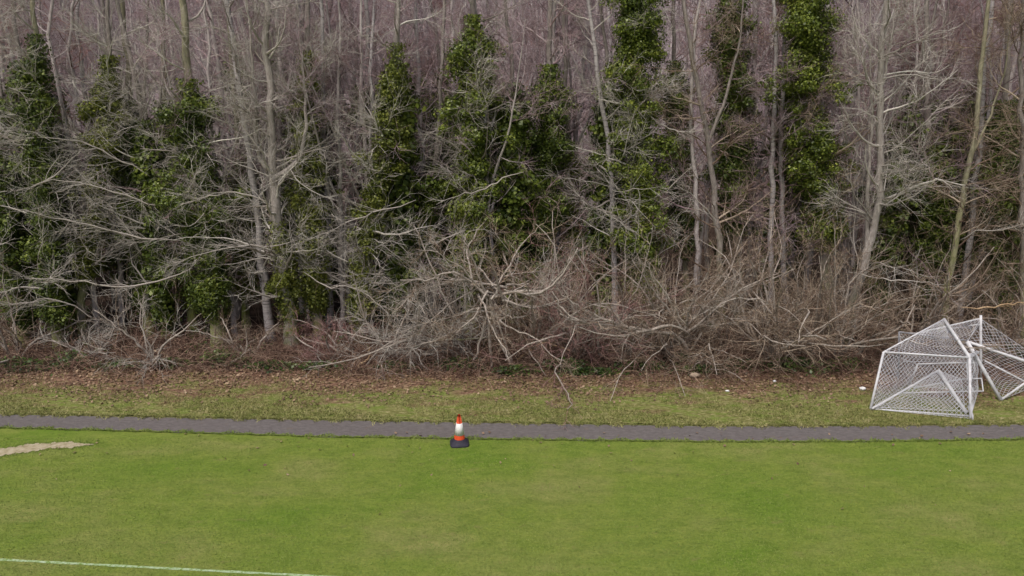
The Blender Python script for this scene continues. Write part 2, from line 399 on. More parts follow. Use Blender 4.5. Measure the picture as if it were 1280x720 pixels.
# ------------------------------------------------------------------ trees
def trunk_path(pts, Y, base_y=None, m=26, rng=None, top=None, jit=.03):
    W = [at(px, py, Y) for px, py in pts]
    # bring the foot to the ground
    z0 = float(terrain(W[0][0], Y)); W[0][2] = z0 - .15
    W = [w for i, w in enumerate(W) if i == 0 or w[2] > z0 + .3]
    W = np.array(W)
    d = unit(W[-1] - W[-2]); h = (top if top else rng.uniform(13.5, 16.5)) - W[-1][2]
    if h > .5:
        d = unit(d + np.array([0, 0, .6])); W = np.concatenate([W, [W[-1] + d * h / max(.5, d[2])]])
    return resample(W, m, rng, jit)

def limbs_for(rng, P, R, n, t0, t1, L, up, front, T, k=(1, 2), dens=1.0, lrr=.42, mi=0, wob=.15, sx=0):
    """limbs, branches and twigs grown on a trunk"""
    lp, lr = kids(rng, P[None], R[None], n, t0, t1, (.95, 1.5), L, lrr, 10, wob, (0, 0, up), (sx, front, .05), .014, .45, .06, .15)
    T.add(lp, lr, 5, mi)
    bp, br = kids(rng, lp, lr, int(8 * dens), .12, .98, (.4, 1.0), (L[0] * .35, L[1] * .45), .6, 6, .18, (0, 0, up * .6), (0, 0, 0), .0075, .5, .03)
    T.add(bp, br, 3, mi)
    tp, tr = kids(rng, bp, br, int(6 * dens), .1, 1.0, (.35, .9), (.35, .95), .6, 5, .2, (0, 0, up * .5), (0, 0, 0), .0058, .3, .011)
    T.add(tp, tr, 3, mi)
    return lp

def add_boughs(rng, T, boughs, mi=0, dens=1.0):
    for b in boughs:
        Yb = b.get('Y'); pts = b['p']; ys = np.linspace(Yb[0], Yb[1], len(pts))
        W = resample([at(x, y, yy) for (x, y), yy in zip(pts, ys)], 14, rng, .025)
        R = b['r'] * .82 * np.linspace(1, b.get('tp', .25), 14) * (b.get('s0', 1) + (1 - b.get('s0', 1)) * np.clip(np.arange(14) / 4, 0, 1))
        T.add(W, R, 7, mi, True)
        bp, br = kids(rng, W[None], R[None], int(b.get('n', 14) * dens), .2, 1, (.3, .95), b.get('L', (.6, 1.7)), .55, 7, .15, (0, 0, .04), b.get('bias', (0, 0, 0)), .007, .35, .035)
        T.add(bp, br, 3, mi)
        tp, tr = kids(rng, bp, br, 6, .15, 1, (.35, .9), (.3, .85), .6, 5, .2, (0, 0, .03), (0, 0, 0), .005, .3, .011)
        T.add(tp, tr, 3, mi)

def tree(seed, kind, label, Y, pts, r, bark_m, twig_m, n=22, limb=(1.4, 3.4), t0=.12, up=.05, front=-.25, ivy=None, boughs=(), forks=(), top=None, dens=1.0, cat='tree', jit=.03, sweep=None):
    if sweep is None: sweep = 10 if not ivy else (10 if pts[0][0] < 560 else 8)
    rng = np.random.default_rng(seed)
    P = trunk_path(pts, Y, rng=rng, top=top, jit=jit); base = P[0] + np.array([0, 0, .15])
    root = tag(empty(kind, base), label, cat, None)
    R = r * .95 * np.linspace(1, .2, len(P)) ** .7; R[0] *= 1.7; R[1] *= 1.35; R[2] *= 1.2; R[3] *= 1.1
    T = Tubes(); T.add(P, R, 9, 0)
    fk = []
    for f in forks:
        W = resample([at(x, y, Y + f.get('dy', 0) * i / len(f['p'])) for i, (x, y) in enumerate(f['p'])], 16, rng, .02)
        d = unit(W[-1] - W[-3]); W = np.concatenate([W, [W[-1] + d * 1.0, W[-1] + d * 2.2 + np.array([0, 0, .4])]])
        RR = f['r'] * np.linspace(1, .2, len(W)); T.add(W, RR, 7, 0); fk.append((W, RR))
    obj('trunk', T.mesh('trunk', [bark_m], base), root)
    C = Tubes()
    limbs_for(rng, P, R, n, t0, .98, limb, up, front, C, dens=dens)
    if sweep: limbs_for(rng, P, R, sweep, .17, .62, (2.0, 4.2), .012, -.75, C, dens=dens * .9, lrr=.24, wob=.17, sx=-.55 if base[0] < -1 else .1)
    for W, RR in fk: limbs_for(rng, W, RR, max(4, n // 3), .1, .98, (limb[0] * .7, limb[1] * .7), up, front, C, dens=dens)
    add_boughs(rng, C, boughs, 0, dens)
    obj('crown', C.mesh('crown', [twig_m], base), root)
    if ivy:
        iz0 = at(0, ivy['y'][1], Y)[2]; iz1 = at(0, ivy['y'][0], Y)[2]
        pos, nr = ivy_cloud(rng, P, max(iz0 + .7, .1), iz1, ivy['r'] * 1.15, int(ivy['n'] * 3.4), .06, ivy.get('lump', .55))
        obj('ivy', leaves(rng, pos, nr, ivy.get('s', .037), [M[ivy.get('m', 'ivy')]], 'ivy', base), root)
    return root

BP_, BG, BM, TW, TT, TK = M['bark_pale'], M['bark_grey'], M['bark_mossy'], M['twig_pale'], M['twig_tan'], M['twig_pink']
I = lambda y0, y1, r, n, m='ivy', **k: dict(y=(y0, y1), r=r, n=n, m=m, **k)
near = [
 (101, 'ivy_clad_tree', 'ivy-wrapped trunk leaning left beside the left edge of the photo', 28.2, [(32, 440), (18, 370), (2, 290), (-12, 180), (-20, 60)], .16, BM, TW, dict(n=16, ivy=I(250, 425, .45, 5000, 'ivy_dark'))),
 (102, 'ivy_clad_tree', 'thin tree with ivy up to a narrow spire, second trunk from the left', 28.0, [(76, 442), (66, 380), (54, 280), (48, 160), (44, 50)], .17, BM, TW, dict(n=22, ivy=I(70, 420, .62, 9000, 'ivy_dark', lump=.42), front=-.5, limb=(1.5, 3.6))),
 (103, 'ivy_clad_tree', 'slender tree with pale bare foot under a patchy olive ivy column', 29.0, [(103, 425), (102, 370), (118, 280), (132, 160), (136, 60)], .15, BG, TW, dict(n=22, ivy=I(95, 365, .60, 9000, 'ivy_olive'), limb=(1.6, 3.8), front=-.5)),
 (104, 'ivy_clad_tree', 'dark ivy tree behind the long sideways boughs on the left', 29.6, [(188, 428), (182, 360), (172, 250), (166, 160), (158, 70)], .17, BM, TW, dict(n=20, ivy=I(150, 400, .62, 9000, 'ivy_dark'), limb=(1.4, 3.4), front=-.5)),
 (105, 'bare_tree', 'grey forked bare tree rising above the dark ivy on the left', 29.2, [(208, 428), (206, 360), (192, 260), (182, 180), (174, 110), (160, 60)], .14, BG, TW, dict(n=22, forks=[dict(p=[(186, 200), (198, 140), (206, 70), (200, 0)], r=.08)])),
 (106, 'ivy_clad_tree', 'broad dark ivy-smothered tree with ivy hanging down to a tapering foot', 28.2, [(274, 438), (268, 370), (256, 270), (244, 190), (236, 100)], .22, BM, TW, dict(n=14, t0=.35, ivy=I(125, 408, .95, 19000, 'ivy_dark'))),
 (107, 'birch_tree', 'tall pale grey birch with thick stem and raised right-hand arm', 27.8, [(366, 436), (358, 370), (347, 290), (342, 215), (336, 120), (332, 0)], .21, M['bark_pale'], TW, dict(n=32, limb=(1.4, 3.6), up=.07, forks=[dict(p=[(344, 222), (362, 210), (378, 198), (384, 150), (376, 60)], r=.09), dict(p=[(340, 215), (322, 203), (318, 120), (310, 20)], r=.09)], ivy=I(300, 425, .30, 2600, 'ivy_olive'))),
 (108, 'birch_tree', 'tall pale birch stem leaning left next to the thick forked birch', 28.6, [(338, 424), (328, 330), (318, 240), (306, 150), (292, 60), (284, 0)], .155, M['birch'], TW, dict(n=26, limb=(1.3, 3.2), up=.06)),
 (109, 'ivy_clad_tree', 'tree with pale foot and olive ivy just right of the two birches', 28.6, [(398, 426), (393, 350), (386, 250), (380, 170), (384, 70)], .17, BG, TW, dict(n=20, ivy=I(90, 400, .62, 9500, 'ivy_olive'))),
 (110, 'birch_tree', 'single straight thin birch stem between two olive ivy trees', 29.5, [(413, 415), (410, 300), (406, 200), (404, 100), (402, 0)], .11, M['birch'], TW, dict(n=22, limb=(1.0, 2.6))),
 (111, 'ivy_clad_tree', 'leaning tree thinly hung with ivy left of the white birch', 28.6, [(449, 428), (450, 340), (468, 240), (488, 150), (496, 50)], .16, BG, TW, dict(n=24, ivy=I(80, 420, .55, 8500, 'ivy_olive', lump=.4), limb=(1.4, 3.6), front=-.45)),
 (112, 'birch_tree', 'bright white birch with dark marks in the middle of the wood', 31.5, [(545, 400), (536, 300), (528, 190), (522, 90), (520, 0)], .15, M['birch'], TK, dict(n=18, t0=.3, limb=(1.2, 3.0))),
 (113, 'ivy_clad_tree', 'tall tree covered in bright green ivy left of centre, topped by a pale spike', 29.4, [(588, 425), (586, 350), (590, 250), (594, 150), (592, 20)], .24, BG, TW, dict(n=20, ivy=I(45, 385, 1.0, 21000, 'ivy'), t0=.35)),
 (114, 'ivy_clad_tree', 'dark rounded ivy tree right of the bright green ivy column', 30.6, [(668, 410), (668, 330), (676, 240), (684, 160), (686, 90)], .18, BG, TK, dict(n=16, ivy=I(105, 375, .98, 17000, 'ivy_dark'), t0=.35)),
 (115, 'bare_tree', 'slim bare tree arching up between the dark rounded ivy tree and the tall one', 29.8, [(770, 418), (768, 330), (764, 210), (748, 100), (734, 0)], .13, M['birch'], TW, dict(n=26, limb=(1.4, 3.6), boughs=[dict(p=[(764, 250), (740, 262), (718, 240), (704, 228)], Y=(29.8, 28.6), r=.05, n=8)])),
 (116, 'ivy_clad_tree', 'tallest broad ivy tree right of centre reaching out of the picture', 29.6, [(806, 424), (802, 340), (800, 240), (798, 130), (796, 0)], .22, BG, TW, dict(n=22, ivy=I(-40, 390, 1.0, 26000, 'ivy'), t0=.3, boughs=[dict(p=[(800, 212), (770, 200), (738, 190), (720, 184)], Y=(29.6, 28.2), r=.05, n=9), dict(p=[(802, 300), (775, 272), (738, 258), (708, 232)], Y=(29.6, 28.2), r=.055, n=9), dict(p=[(800, 130), (822, 155), (848, 165), (880, 162)], Y=(29.6, 28.4), r=.04, n=10)])),
 (117, 'bare_tree', 'bare grey tree with forked top right of the tallest ivy tree', 29.2, [(902, 420), (900, 330), (892, 230), (880, 140), (862, 60)], .14, BG, TT, dict(n=24, forks=[dict(p=[(884, 180), (908, 120), (926, 50), (930, -20)], r=.07)])),
 (118, 'ivy_clad_tree', 'slim dark ivy column left of the pair of pinkish birch stems', 30.4, [(926, 412), (924, 330), (918, 220), (912, 110), (914, 0)], .17, BG, TK, dict(n=12, ivy=I(-20, 300, .75, 13000, 'ivy_dark', lump=.45))),
 (119, 'birch_tree', 'left of two pinkish white birch stems standing close together', 29.6, [(964, 418), (964, 300), (966, 180), (970, 90), (968, 0)], .125, M['birch'], TK, dict(n=20, t0=.25, limb=(1.1, 3.0))),
 (120, 'birch_tree', 'right of two pinkish white birch stems standing close together', 30.0, [(984, 415), (978, 300), (976, 190), (980, 90), (984, 0)], .12, M['birch'], TK, dict(n=20, t0=.25, limb=(1.1, 3.0))),
 (121, 'ivy_clad_tree', 'bright ivy column with olive lower half beside the pair of birch stems', 29.4, [(1040, 425), (1034, 340), (1026, 230), (1012, 120), (1006, 0)], .22, BG, TT, dict(n=20, ivy=I(-30, 320, 1.0, 23000, 'ivy'), t0=.3)),
 (122, 'bare_tree', 'pale bare tree curving up from the scrub with a long bough pointing right', 27.6, [(1058, 420), (1064, 380), (1086, 310), (1102, 250), (1100, 170), (1100, 90), (1108, 0)], .17, BP_, TW, dict(n=34, limb=(1.4, 3.8), up=.06, t0=.2, forks=[dict(p=[(1083, 312), (1084, 240), (1090, 170), (1088, 90)], r=.08), dict(p=[(1100, 120), (1112, 60), (1122, 0)], r=.06)], boughs=[dict(p=[(1102, 252), (1130, 240), (1158, 228), (1170, 222), (1206, 232)], Y=(27.6, 26.6), r=.07, n=16)])),
 (123, 'bare_tree', 'thin mossy tree leaning right above the heap of goal frames', 28.2, [(1178, 415), (1184, 350), (1200, 270), (1218, 170), (1226, 90), (1236, 0)], .13, BM, TT, dict(n=26, limb=(1.4, 3.4), forks=[dict(p=[(1216, 190), (1236, 150), (1254, 100), (1262, 40)], r=.05)])),
 (124, 'ivy_clad_tree', 'low dark ivy tree behind the long pointing bough', 30.2, [(1160, 410), (1162, 340), (1164, 250), (1160, 160), (1158, 60)], .17, BG, TK, dict(n=22, ivy=I(205, 390, .80, 13000, 'ivy_dark'))),
 (125, 'ivy_clad_tree', 'dark ivy tree standing above the right-hand goal frame', 29.4, [(1246, 418), (1250, 330), (1252, 240), (1256, 160), (1258, 60)], .17, BG, TT, dict(n=22, ivy=I(150, 400, .85, 14000, 'ivy_dark', lump=.45))),
 (126, 'bare_tree', 'dark straight trunk cut by the right edge of the photo', 28.0, [(1284, 425), (1280, 330), (1277, 230), (1276, 120), (1278, 0)], .14, BG, TT, dict(n=20)),
 (127, 'ivy_clad_tree', 'thin olive ivy tree between the broad ivy tree and the birches', 30.6, [(308, 405), (306, 330), (300, 250), (296, 180), (290, 90)], .13, BM, TK, dict(n=16, ivy=I(220, 380, .45, 5000, 'ivy_olive'))),
 (128, 'ivy_clad_tree', 'narrow ivy tree close left of the broad ivy-smothered one', 29.6, [(240, 410), (232, 330), (216, 250), (204, 180), (206, 110)], .15, BM, TW, dict(n=16, ivy=I(150, 390, .62, 9000, 'ivy'))),
 (129, 'ivy_clad_tree', 'small ivy tree just left of the bright green ivy column', 30.4, [(520, 410), (522, 340), (534, 260), (546, 190), (552, 100)], .13, BG, TK, dict(n=18, ivy=I(230, 395, .62, 7500, 'ivy_dark'))),
 (130, 'ivy_clad_tree', 'small green ivy tree in the gap left of the slim bare arching tree', 31.5, [(720, 405), (722, 340), (716, 260), (712, 190), (706, 90)], .15, BG, TK, dict(n=16, ivy=I(200, 350, .5, 5000, 'ivy_olive'))),
 (131, 'ivy_clad_tree', 'small dark ivy tree between tallest ivy tree and forked bare tree', 31.0, [(856, 405), (858, 330), (852, 250), (846, 160), (842, 60)], .14, BG, TK, dict(n=18, ivy=I(100, 330, .6, 8000, 'ivy_dark', lump=.4))),
 (132, 'bare_tree', 'thin pinkish stem in front of the dark gap by the two birches', 30.8, [(1068, 405), (1066, 300), (1070, 200), (1074, 100), (1072, 0)], .10, M['bark_far'], TK, dict(n=20)),
]
for s, kind, label, Y, pts, r, bm, tm, kw in near:
    tree(s, kind, label, Y, pts, r, bm, tm, **kw)

# ------------------------------------------------------------------ background trees (copies of four kinds)
def proto(seed, bm, tm, h, r, n, L, ivy=False, forkn=0, up=.06):
    rng = np.random.default_rng(seed)
    P = resample([(0, 0, -.2), (rng.normal(0, .12), rng.normal(0, .12), h * .3), (rng.normal(0, .3), rng.normal(0, .3), h * .65), (rng.normal(0, .5), rng.normal(0, .5), h)], 22, rng, .04)
    R = r * .95 * np.linspace(1, .2, len(P)) ** .8; T = Tubes(); T.add(P, R, 7, 0)
    root = empty('bare_tree', (0, 0, 0)); C = Tubes()
    for _ in range(forkn):
        k0 = rng.integers(5, 12); a = rng.uniform(0, 2 * PI)
        d = np.array([[math.cos(a) * .45, math.sin(a) * .45, 1]])
        fp, fr = grow(rng, P[k0:k0 + 1], d, np.array([h - P[k0, 2]]) * .8, np.array([R[k0] * .7]), 12, .07, (0, 0, .05), .15)
        T.add(fp, fr, 6, 0); limbs_for(rng, fp[0], fr[0], 12, .2, 1, (L[0] * .7, L[1] * .7), up, 0, C)
    obj('trunk', T.mesh('trunk', [bm]), root)
    limbs_for(rng, P, R, int(n * .9), .3, .99, L, up, 0, C, dens=.72)
    obj('crown', C.mesh('crown', [tm]), root)
    if ivy:
        pos, nr = ivy_cloud(rng, P, .8, h * .58, .72, 12000, .06, .45)
        obj('ivy', leaves(rng, pos, nr, .07, [M['ivy_dark']], 'ivy', (0, 0, 0)), root)
    return root
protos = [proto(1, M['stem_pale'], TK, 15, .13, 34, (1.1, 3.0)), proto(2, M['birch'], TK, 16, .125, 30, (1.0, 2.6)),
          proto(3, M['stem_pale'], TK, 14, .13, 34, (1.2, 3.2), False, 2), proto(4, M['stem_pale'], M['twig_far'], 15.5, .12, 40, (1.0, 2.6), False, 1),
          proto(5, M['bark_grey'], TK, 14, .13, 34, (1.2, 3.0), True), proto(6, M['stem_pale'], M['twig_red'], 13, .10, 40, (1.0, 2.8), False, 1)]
pk = [list(p.children) for p in protos]
desc = [('slender mauve-grey bare tree among many deeper in the wood', 'slender bare trees deeper in the wood'),
        ('thin pinkish white birch among many deeper in the wood', 'birches deeper in the wood'),
        ('forked mauve-grey bare tree among many deeper in the wood', 'forked bare trees deeper in the wood'),
        ('pale straight twiggy tree among many deeper in the wood', 'pale twiggy trees deeper in the wood'),
        ('thin tree with ivy on its lower trunk deeper in the wood', 'thin ivy trees deeper in the wood'),
        ('reddish twigged young tree among many deeper in the wood', 'reddish young trees deeper in the wood')]
rng = np.random.default_rng(77)
ivy_at = []
for s_, k_, l_, Y_, pts_, r_, b_, t_, kw_ in near:
    if kw_.get('ivy'):
        for q_ in pts_[1:4]:
            w_ = at(q_[0], q_[1], Y_); ivy_at.append((w_[0] / Y_, Y_, kw_['ivy']['r'] * .62))
spots = []
tries = 0
while len(spots) < 272 and tries < 20000:
    tries += 1
    y = 29.0 + 35 * rng.uniform(0, 1) ** 1.7; x = rng.uniform(-1, 1) * (y * .64 + 3.2)
    if y < 32.5 and any((x / y - ix_) ** 2 < (wx_ / y) ** 2 and y < iy_ + .6 for ix_, iy_, wx_ in ivy_at): continue
    if all((x - a) ** 2 + (y - b) ** 2 > (.72 + (y - 31) * .02) ** 2 for a, b in spots): spots.append((x, y))
for i, (x, y) in enumerate(spots):
    pi = int(rng.choice(6, p=([.20, .13, .16, .10, .36, .05] if x < 2 else [.24, .15, .18, .09, .26, .08]) if y < 38 else [.28, .15, .24, .23, .03, .07] if y < 47 else [.28, .12, .24, .28, .02, .06])); 
    src = protos[pi]; r = src.copy(); COL.objects.link(r)
    r.location = (x, y, float(terrain(x, y))); r.rotation_euler = (rng.normal(0, .03), rng.normal(0, .03), rng.uniform(0, 2 * PI))
    s = rng.uniform(.88, 1.18); r.scale = (s, s, s * rng.uniform(.95, 1.1))
    if pi == 1: r.name = 'birch_tree'
    if pi == 4: r.name = 'ivy_clad_tree'
    tag(r, desc[pi][0], 'tree', desc[pi][1])
    for c in pk[pi]:
        d = c.copy(); COL.objects.link(d); d.parent = r
for p in protos:
    for c in list(p.children): bpy.data.objects.remove(c)
    bpy.data.objects.remove(p)

# far-off wood that reads as one mass on the rising ground
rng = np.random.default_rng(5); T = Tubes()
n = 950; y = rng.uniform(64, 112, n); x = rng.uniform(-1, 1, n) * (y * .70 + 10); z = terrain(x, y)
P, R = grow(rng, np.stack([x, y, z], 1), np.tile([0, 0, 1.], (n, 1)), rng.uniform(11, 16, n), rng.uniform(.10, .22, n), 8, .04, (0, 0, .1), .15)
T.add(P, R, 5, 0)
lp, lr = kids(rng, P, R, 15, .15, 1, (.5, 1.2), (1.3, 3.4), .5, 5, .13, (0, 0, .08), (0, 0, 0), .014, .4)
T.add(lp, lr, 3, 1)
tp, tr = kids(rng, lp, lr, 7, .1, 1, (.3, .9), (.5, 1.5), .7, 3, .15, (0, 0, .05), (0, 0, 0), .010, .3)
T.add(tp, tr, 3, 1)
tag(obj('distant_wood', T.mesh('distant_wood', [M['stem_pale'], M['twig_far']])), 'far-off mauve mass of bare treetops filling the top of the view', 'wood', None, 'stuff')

# ------------------------------------------------------------------ shrubs along the edge
def shrub(seed, label, px, py, h, spread, stems, tm, bm, boughs=(), dens=1.0, kind='bare_shrub', rr=.035, hub=None, lean=(0, -.15), weep=0.0):
    rng = np.random.default_rng(seed); b = G(px, py); b[2] = float(terrain(b[0], b[1]))
    root = tag(empty(kind, b), label, 'shrub')
    a = rng.uniform(0, 2 * PI, stems); e = rng.uniform(.15, spread, stems)
    d = np.stack([np.cos(a) * e + lean[0], np.sin(a) * e + lean[1], np.ones(stems)], 1)
    o = np.tile(b, (stems, 1)) + np.stack([np.cos(a) * .15, np.sin(a) * .15, np.full(stems, -.1)], 1)
    if hub is not None:
        hp = at(hub[0], hub[1], b[1]); o = hp + rng.normal(0, 1, (stems, 3)) * [.5, .2, .28]; d[:, 2] = rng.uniform(-.7, 1.0, stems); d[:, 0] *= 1.3
    P, R = grow(rng, o, d, rng.uniform(.7, 1.35, stems) * h, rng.uniform(.5, 1.2, stems) * rr * 1.45, 12, .19, (0, 0, -.04 - weep), .22)
    T = Tubes(); T.add(P, R, 6)
    if hub is not None:
        for q_ in range(5):
            f0 = b + np.array([rng.normal(0, .45), rng.normal(0, .25), -.1])
            W = resample([f0, (f0 + hp) / 2 + [rng.normal(0, .15), .05, 0], hp + rng.normal(0, .06, 3)], 9, rng, .03); T.add(W, np.linspace(.045, .035, 9), 6)
    add_boughs(rng, T, boughs)
    obj('stems', T.mesh('stems', [bm], b), root)
    C = Tubes()
    bp, br = kids(rng, P, R, int(11 * dens), .15, 1, (.35, 1.1), (.2 * h, h * .5), .55, 8, .2, (0, 0, -weep), (0, -.12, 0), .010, .4, .026)
    C.add(bp, br, 3)
    tp, tr = kids(rng, bp, br, 8, .1, 1, (.3, 1.1), (.3, .9), .6, 5, .22, (0, 0, -weep), (0, 0, 0), .0055, .3, .010)
    C.add(tp, tr, 3)
    obj('twigs', C.mesh('twigs', [tm], b), root)
    return root
shrub(201, 'pale bare shrub with branches bursting from one hub left of centre', 622, 462, 3.2, 1.4, 20, TT, M['bark_bare'], hub=(612, 372),
      boughs=[dict(p=[(614, 372), (585, 350), (565, 335), (530, 352), (500, 350)], Y=(25.9, 25.0), r=.065, n=14), dict(p=[(610, 376), (598, 345), (588, 315), (570, 290)], Y=(25.9, 25.4), r=.055, n=12), dict(p=[(614, 372), (650, 362), (680, 366), (702, 340), (712, 322)], Y=(25.9, 25.0), r=.075, n=14), dict(p=[(618, 380), (640, 400), (662, 392), (668, 372)], Y=(25.9, 25.2), r=.045, n=8)])
shrub(202, 'wide low shrub with long pale boughs arching over the brambles', 862, 452, 3.7, 1.3, 18, TT, M['bark_bare'],
      boughs=[dict(p=[(862, 446), (850, 415), (815, 416), (770, 405), (730, 408), (700, 392)], Y=(26.2, 24.9), r=.10, n=20, L=(.6, 1.9)),
              dict(p=[(858, 420), (838, 390), (808, 352), (790, 325)], Y=(26.1, 25.2), r=.07, n=16),
              dict(p=[(770, 405), (735, 390), (705, 372), (690, 350)], Y=(25.2, 24.9), r=.06, n=12),
              dict(p=[(856, 418), (880, 398), (905, 380), (925, 350)], Y=(26.1, 25.3), r=.07, n=14), dict(p=[(862, 440), (880, 410), (905, 405), (945, 398)], Y=(26.2, 25.4), r=.05, n=12)])
shrub(203, 'dense pale fan-shaped shrub with drooping twigs right of centre', 962, 455, 4.5, .75, 28, TT, M['bark_bare'], dens=1.0, rr=.042, weep=.008, lean=(.03, 0))
shrub(204, 'tangled brown shrub between the fan-shaped shrub and the goal frames', 1042, 448, 4.2, .9, 18, TT, M['bark_bare'], rr=.04,
      boughs=[dict(p=[(1050, 452), (1054, 400), (1062, 352), (1085, 335)], Y=(26.6, 26.6), r=.07, n=14)])
shrub(205, 'pale bare shrub under the wide arching boughs', 770, 450, 4.0, 1.0, 16, TT, M['bark_bare'], dens=.8)
shrub(206, 'brownish twiggy shrub behind the goal frames', 1130, 436, 3.8, .8, 16, TT, M['bark_bare'], rr=.035)
shrub(207, 'leaning pale sapling with forked top on the left edge of the wood', 192, 460, 3.0, .5, 5, TW, M['bark_bare'], dens=.7,
      boughs=[dict(p=[(194, 461), (185, 440), (160, 418), (140, 402), (118, 388)], Y=(26.0, 25.6), r=.05, n=10, tp=.4), dict(p=[(160, 418), (152, 392), (166, 378)], Y=(25.8, 25.6), r=.03, n=6)])
shrub(208, 'low brown shrub in front of the leaning ivy trunks', 20, 446, 3.0, .9, 9, TT, M['bark_bare'], dens=.7)
shrub(209, 'reddish shrub tucked under the birches', 420, 446, 1.7, .9, 9, M['twig_red'], M['bark_bare'], dens=.8)
shrub(210, 'grey shrub left of the hub-shaped one', 500, 446, 3.4, .9, 14, TW, M['bark_bare'], dens=.8,
      boughs=[dict(p=[(455, 460), (470, 440), (515, 412), (545, 400), (560, 398)], Y=(26.0, 25.7), r=.04, n=8)])
shrub(211, 'mauve-red twiggy shrub right of the hub-shaped one', 718, 448, 4.2, .9, 20, M['twig_red'], M['bark_bare'])
shrub(212, 'brown shrub standing right of the goal frames', 1262, 442, 3.8, .9, 18, TT, M['bark_bare'])
shrub(213, 'thin tangled shrub below the broad ivy-smothered tree', 310, 446, 1.5, .9, 8, TT, M['bark_bare'], dens=.7)
shrub(214, 'tall brown shrub rising behind the fan-shaped one', 905, 440, 4.7, .8, 16, TT, M['bark_bare'])
shrub(215, 'small sparse grey shrub below the dark ivy on the left', 112, 448, 1.6, .9, 8, TW, M['bark_bare'], dens=.6)

shrub(216, 'pale scrub shrub filling the gap behind the hub-shaped shrub', 570, 444, 4.4, .9, 18, TW, M['bark_bare'])
shrub(217, 'tan scrub shrub standing behind the wide arching boughs', 830, 442, 4.6, .9, 18, TT, M['bark_bare'])
shrub(218, 'grey-tan scrub shrub directly right of the fan-shaped shrub', 1002, 444, 4.4, .8, 18, TT, M['bark_bare'])
shrub(219, 'greyish scrub shrub between the hub-shaped and the mauve-red shrub', 664, 444, 4.4, .8, 18, TT, M['bark_bare'])
# long pale dead boughs reaching sideways out of the wood
def bough(seed, label, pts, Y, r, n=16, L=(.7, 2.0), m=TW, bias=(-.15, 0, 0), name='dead_bough', tp=.2):
    rng = np.random.default_rng(seed); W0 = at(*pts[0], Y[0]); T = Tubes()
    add_boughs(rng, T, [dict(p=pts, Y=Y, r=r, n=n, L=L, bias=bias, tp=tp, s0=.3)])
    return tag(obj(name, T.mesh(name, [m], W0), None, W0), label, 'branch')
bl = (-.25, 0, 0)
bough(301, 'long pale dead bough sweeping left in front of the left ivy trees', [(240, 335), (200, 352), (150, 362), (100, 350), (40, 348)], (27.6, 26.0), .055, 22, bias=bl)
bough(302, 'feathery grey bough high on the left', [(190, 222), (150, 200), (110, 178), (60, 170), (10, 176)], (28.6, 27.2), .045, 22, bias=bl)
bough(303, 'grey bough with fine twigs below the high feathery one', [(215, 262), (170, 250), (120, 232), (70, 222), (20, 238)], (28.2, 26.6), .045, 22, bias=bl)
bough(304, 'layered pale bough in the middle of the left ivy trees', [(235, 300), (180, 300), (130, 285), (80, 275), (30, 262)], (27.8, 26.2), .05, 22, bias=bl)
bough(305, 'pale bough curving left from the thick forked birch', [(350, 262), (325, 248), (300, 240), (262, 244), (222, 258)], (27.6, 26.4), .05, 18, bias=bl)
bough(306, 'long pale bough above the birch feet', [(372, 300), (335, 310), (300, 306), (260, 316), (215, 330)], (27.5, 26.0), .045, 20, bias=bl)
bough(307, 'pale dead bough hanging between birches and white birch', [(520, 250), (480, 262), (440, 275), (405, 292), (380, 300)], (28.2, 26.6), .045, 20, bias=bl)
bough(308, 'forked grey bough reaching right from the birch feet', [(380, 340), (410, 362), (440, 355), (470, 375), (490, 400)], (27.4, 26.2), .04, 14, bias=(.2, 0, 0))
bough(309, 'thin pale bough crossing the bright green ivy column', [(655, 215), (630, 222), (600, 240), (570, 244), (545, 256)], (28.4, 27.4), .04, 16, bias=bl)
bough(310, 'long thin bough pointing right over the goal frames', [(1060, 340), (1100, 348), (1140, 352), (1180, 356)], (27.0, 26.2), .035, 8, bias=(.2, 0, 0))
bough(311, 'pale bough spreading right from the mossy leaning tree', [(1200, 300), (1225, 285), (1250, 290), (1290, 275)], (27.8, 26.8), .04, 14, bias=(.2, 0, 0))
bough(312, 'grey branching bough in the scrub above the fan-shaped shrub', [(905, 300), (885, 262), (862, 240), (846, 232)], (27.6, 26.8), .045, 14)
bough(313, 'pale twisted bough low across the dark ivy near the photo corner', [(120, 400), (90, 380), (60, 372), (20, 382), (-20, 376)], (27.0, 25.8), .035, 16, bias=bl)
bough(314, 'orange-brown bough lying right of the goal heap top', [(1200, 384), (1232, 386), (1262, 380), (1295, 376)], (26.2, 25.6), .04, 5, (.3, .8), M['wood_bare'], (.2, 0, 0), tp=.5)

bough(320, 'thick pale limb arching low to the left in front of the brown scrub', [(864, 420), (846, 403), (815, 412), (785, 420), (755, 420), (722, 408)], (25.6, 24.5), .085, 14, (.5, 1.5), M['bark_bare'])
bough(321, 'pale limb curving up between the hub-shaped shrub and the mauve-red one', [(630, 362), (660, 370), (690, 362), (706, 340), (722, 310)], (25.0, 24.7), .075, 12, (.4, 1.2), M['bark_bare'], (.1, 0, 0))
bough(322, 'pale limb rising to the upper left above the low arching limb', [(860, 408), (842, 385), (822, 352), (798, 322)], (25.4, 24.9), .06, 12, (.5, 1.3), M['bark_bare'])
bough(323, 'pale limb dipping under the curved one left of the arching limb', [(690, 364), (702, 388), (728, 404), (756, 396)], (24.9, 24.6), .05, 10, (.4, 1.1), M['bark_bare'], (.1, 0, 0))
bough(324, 'pale limb sweeping left out of the fan-shaped shrub', [(962, 380), (930, 372), (900, 380), (868, 398)], (25.2, 24.7), .05, 12, (.4, 1.2), M['bark_bare'])

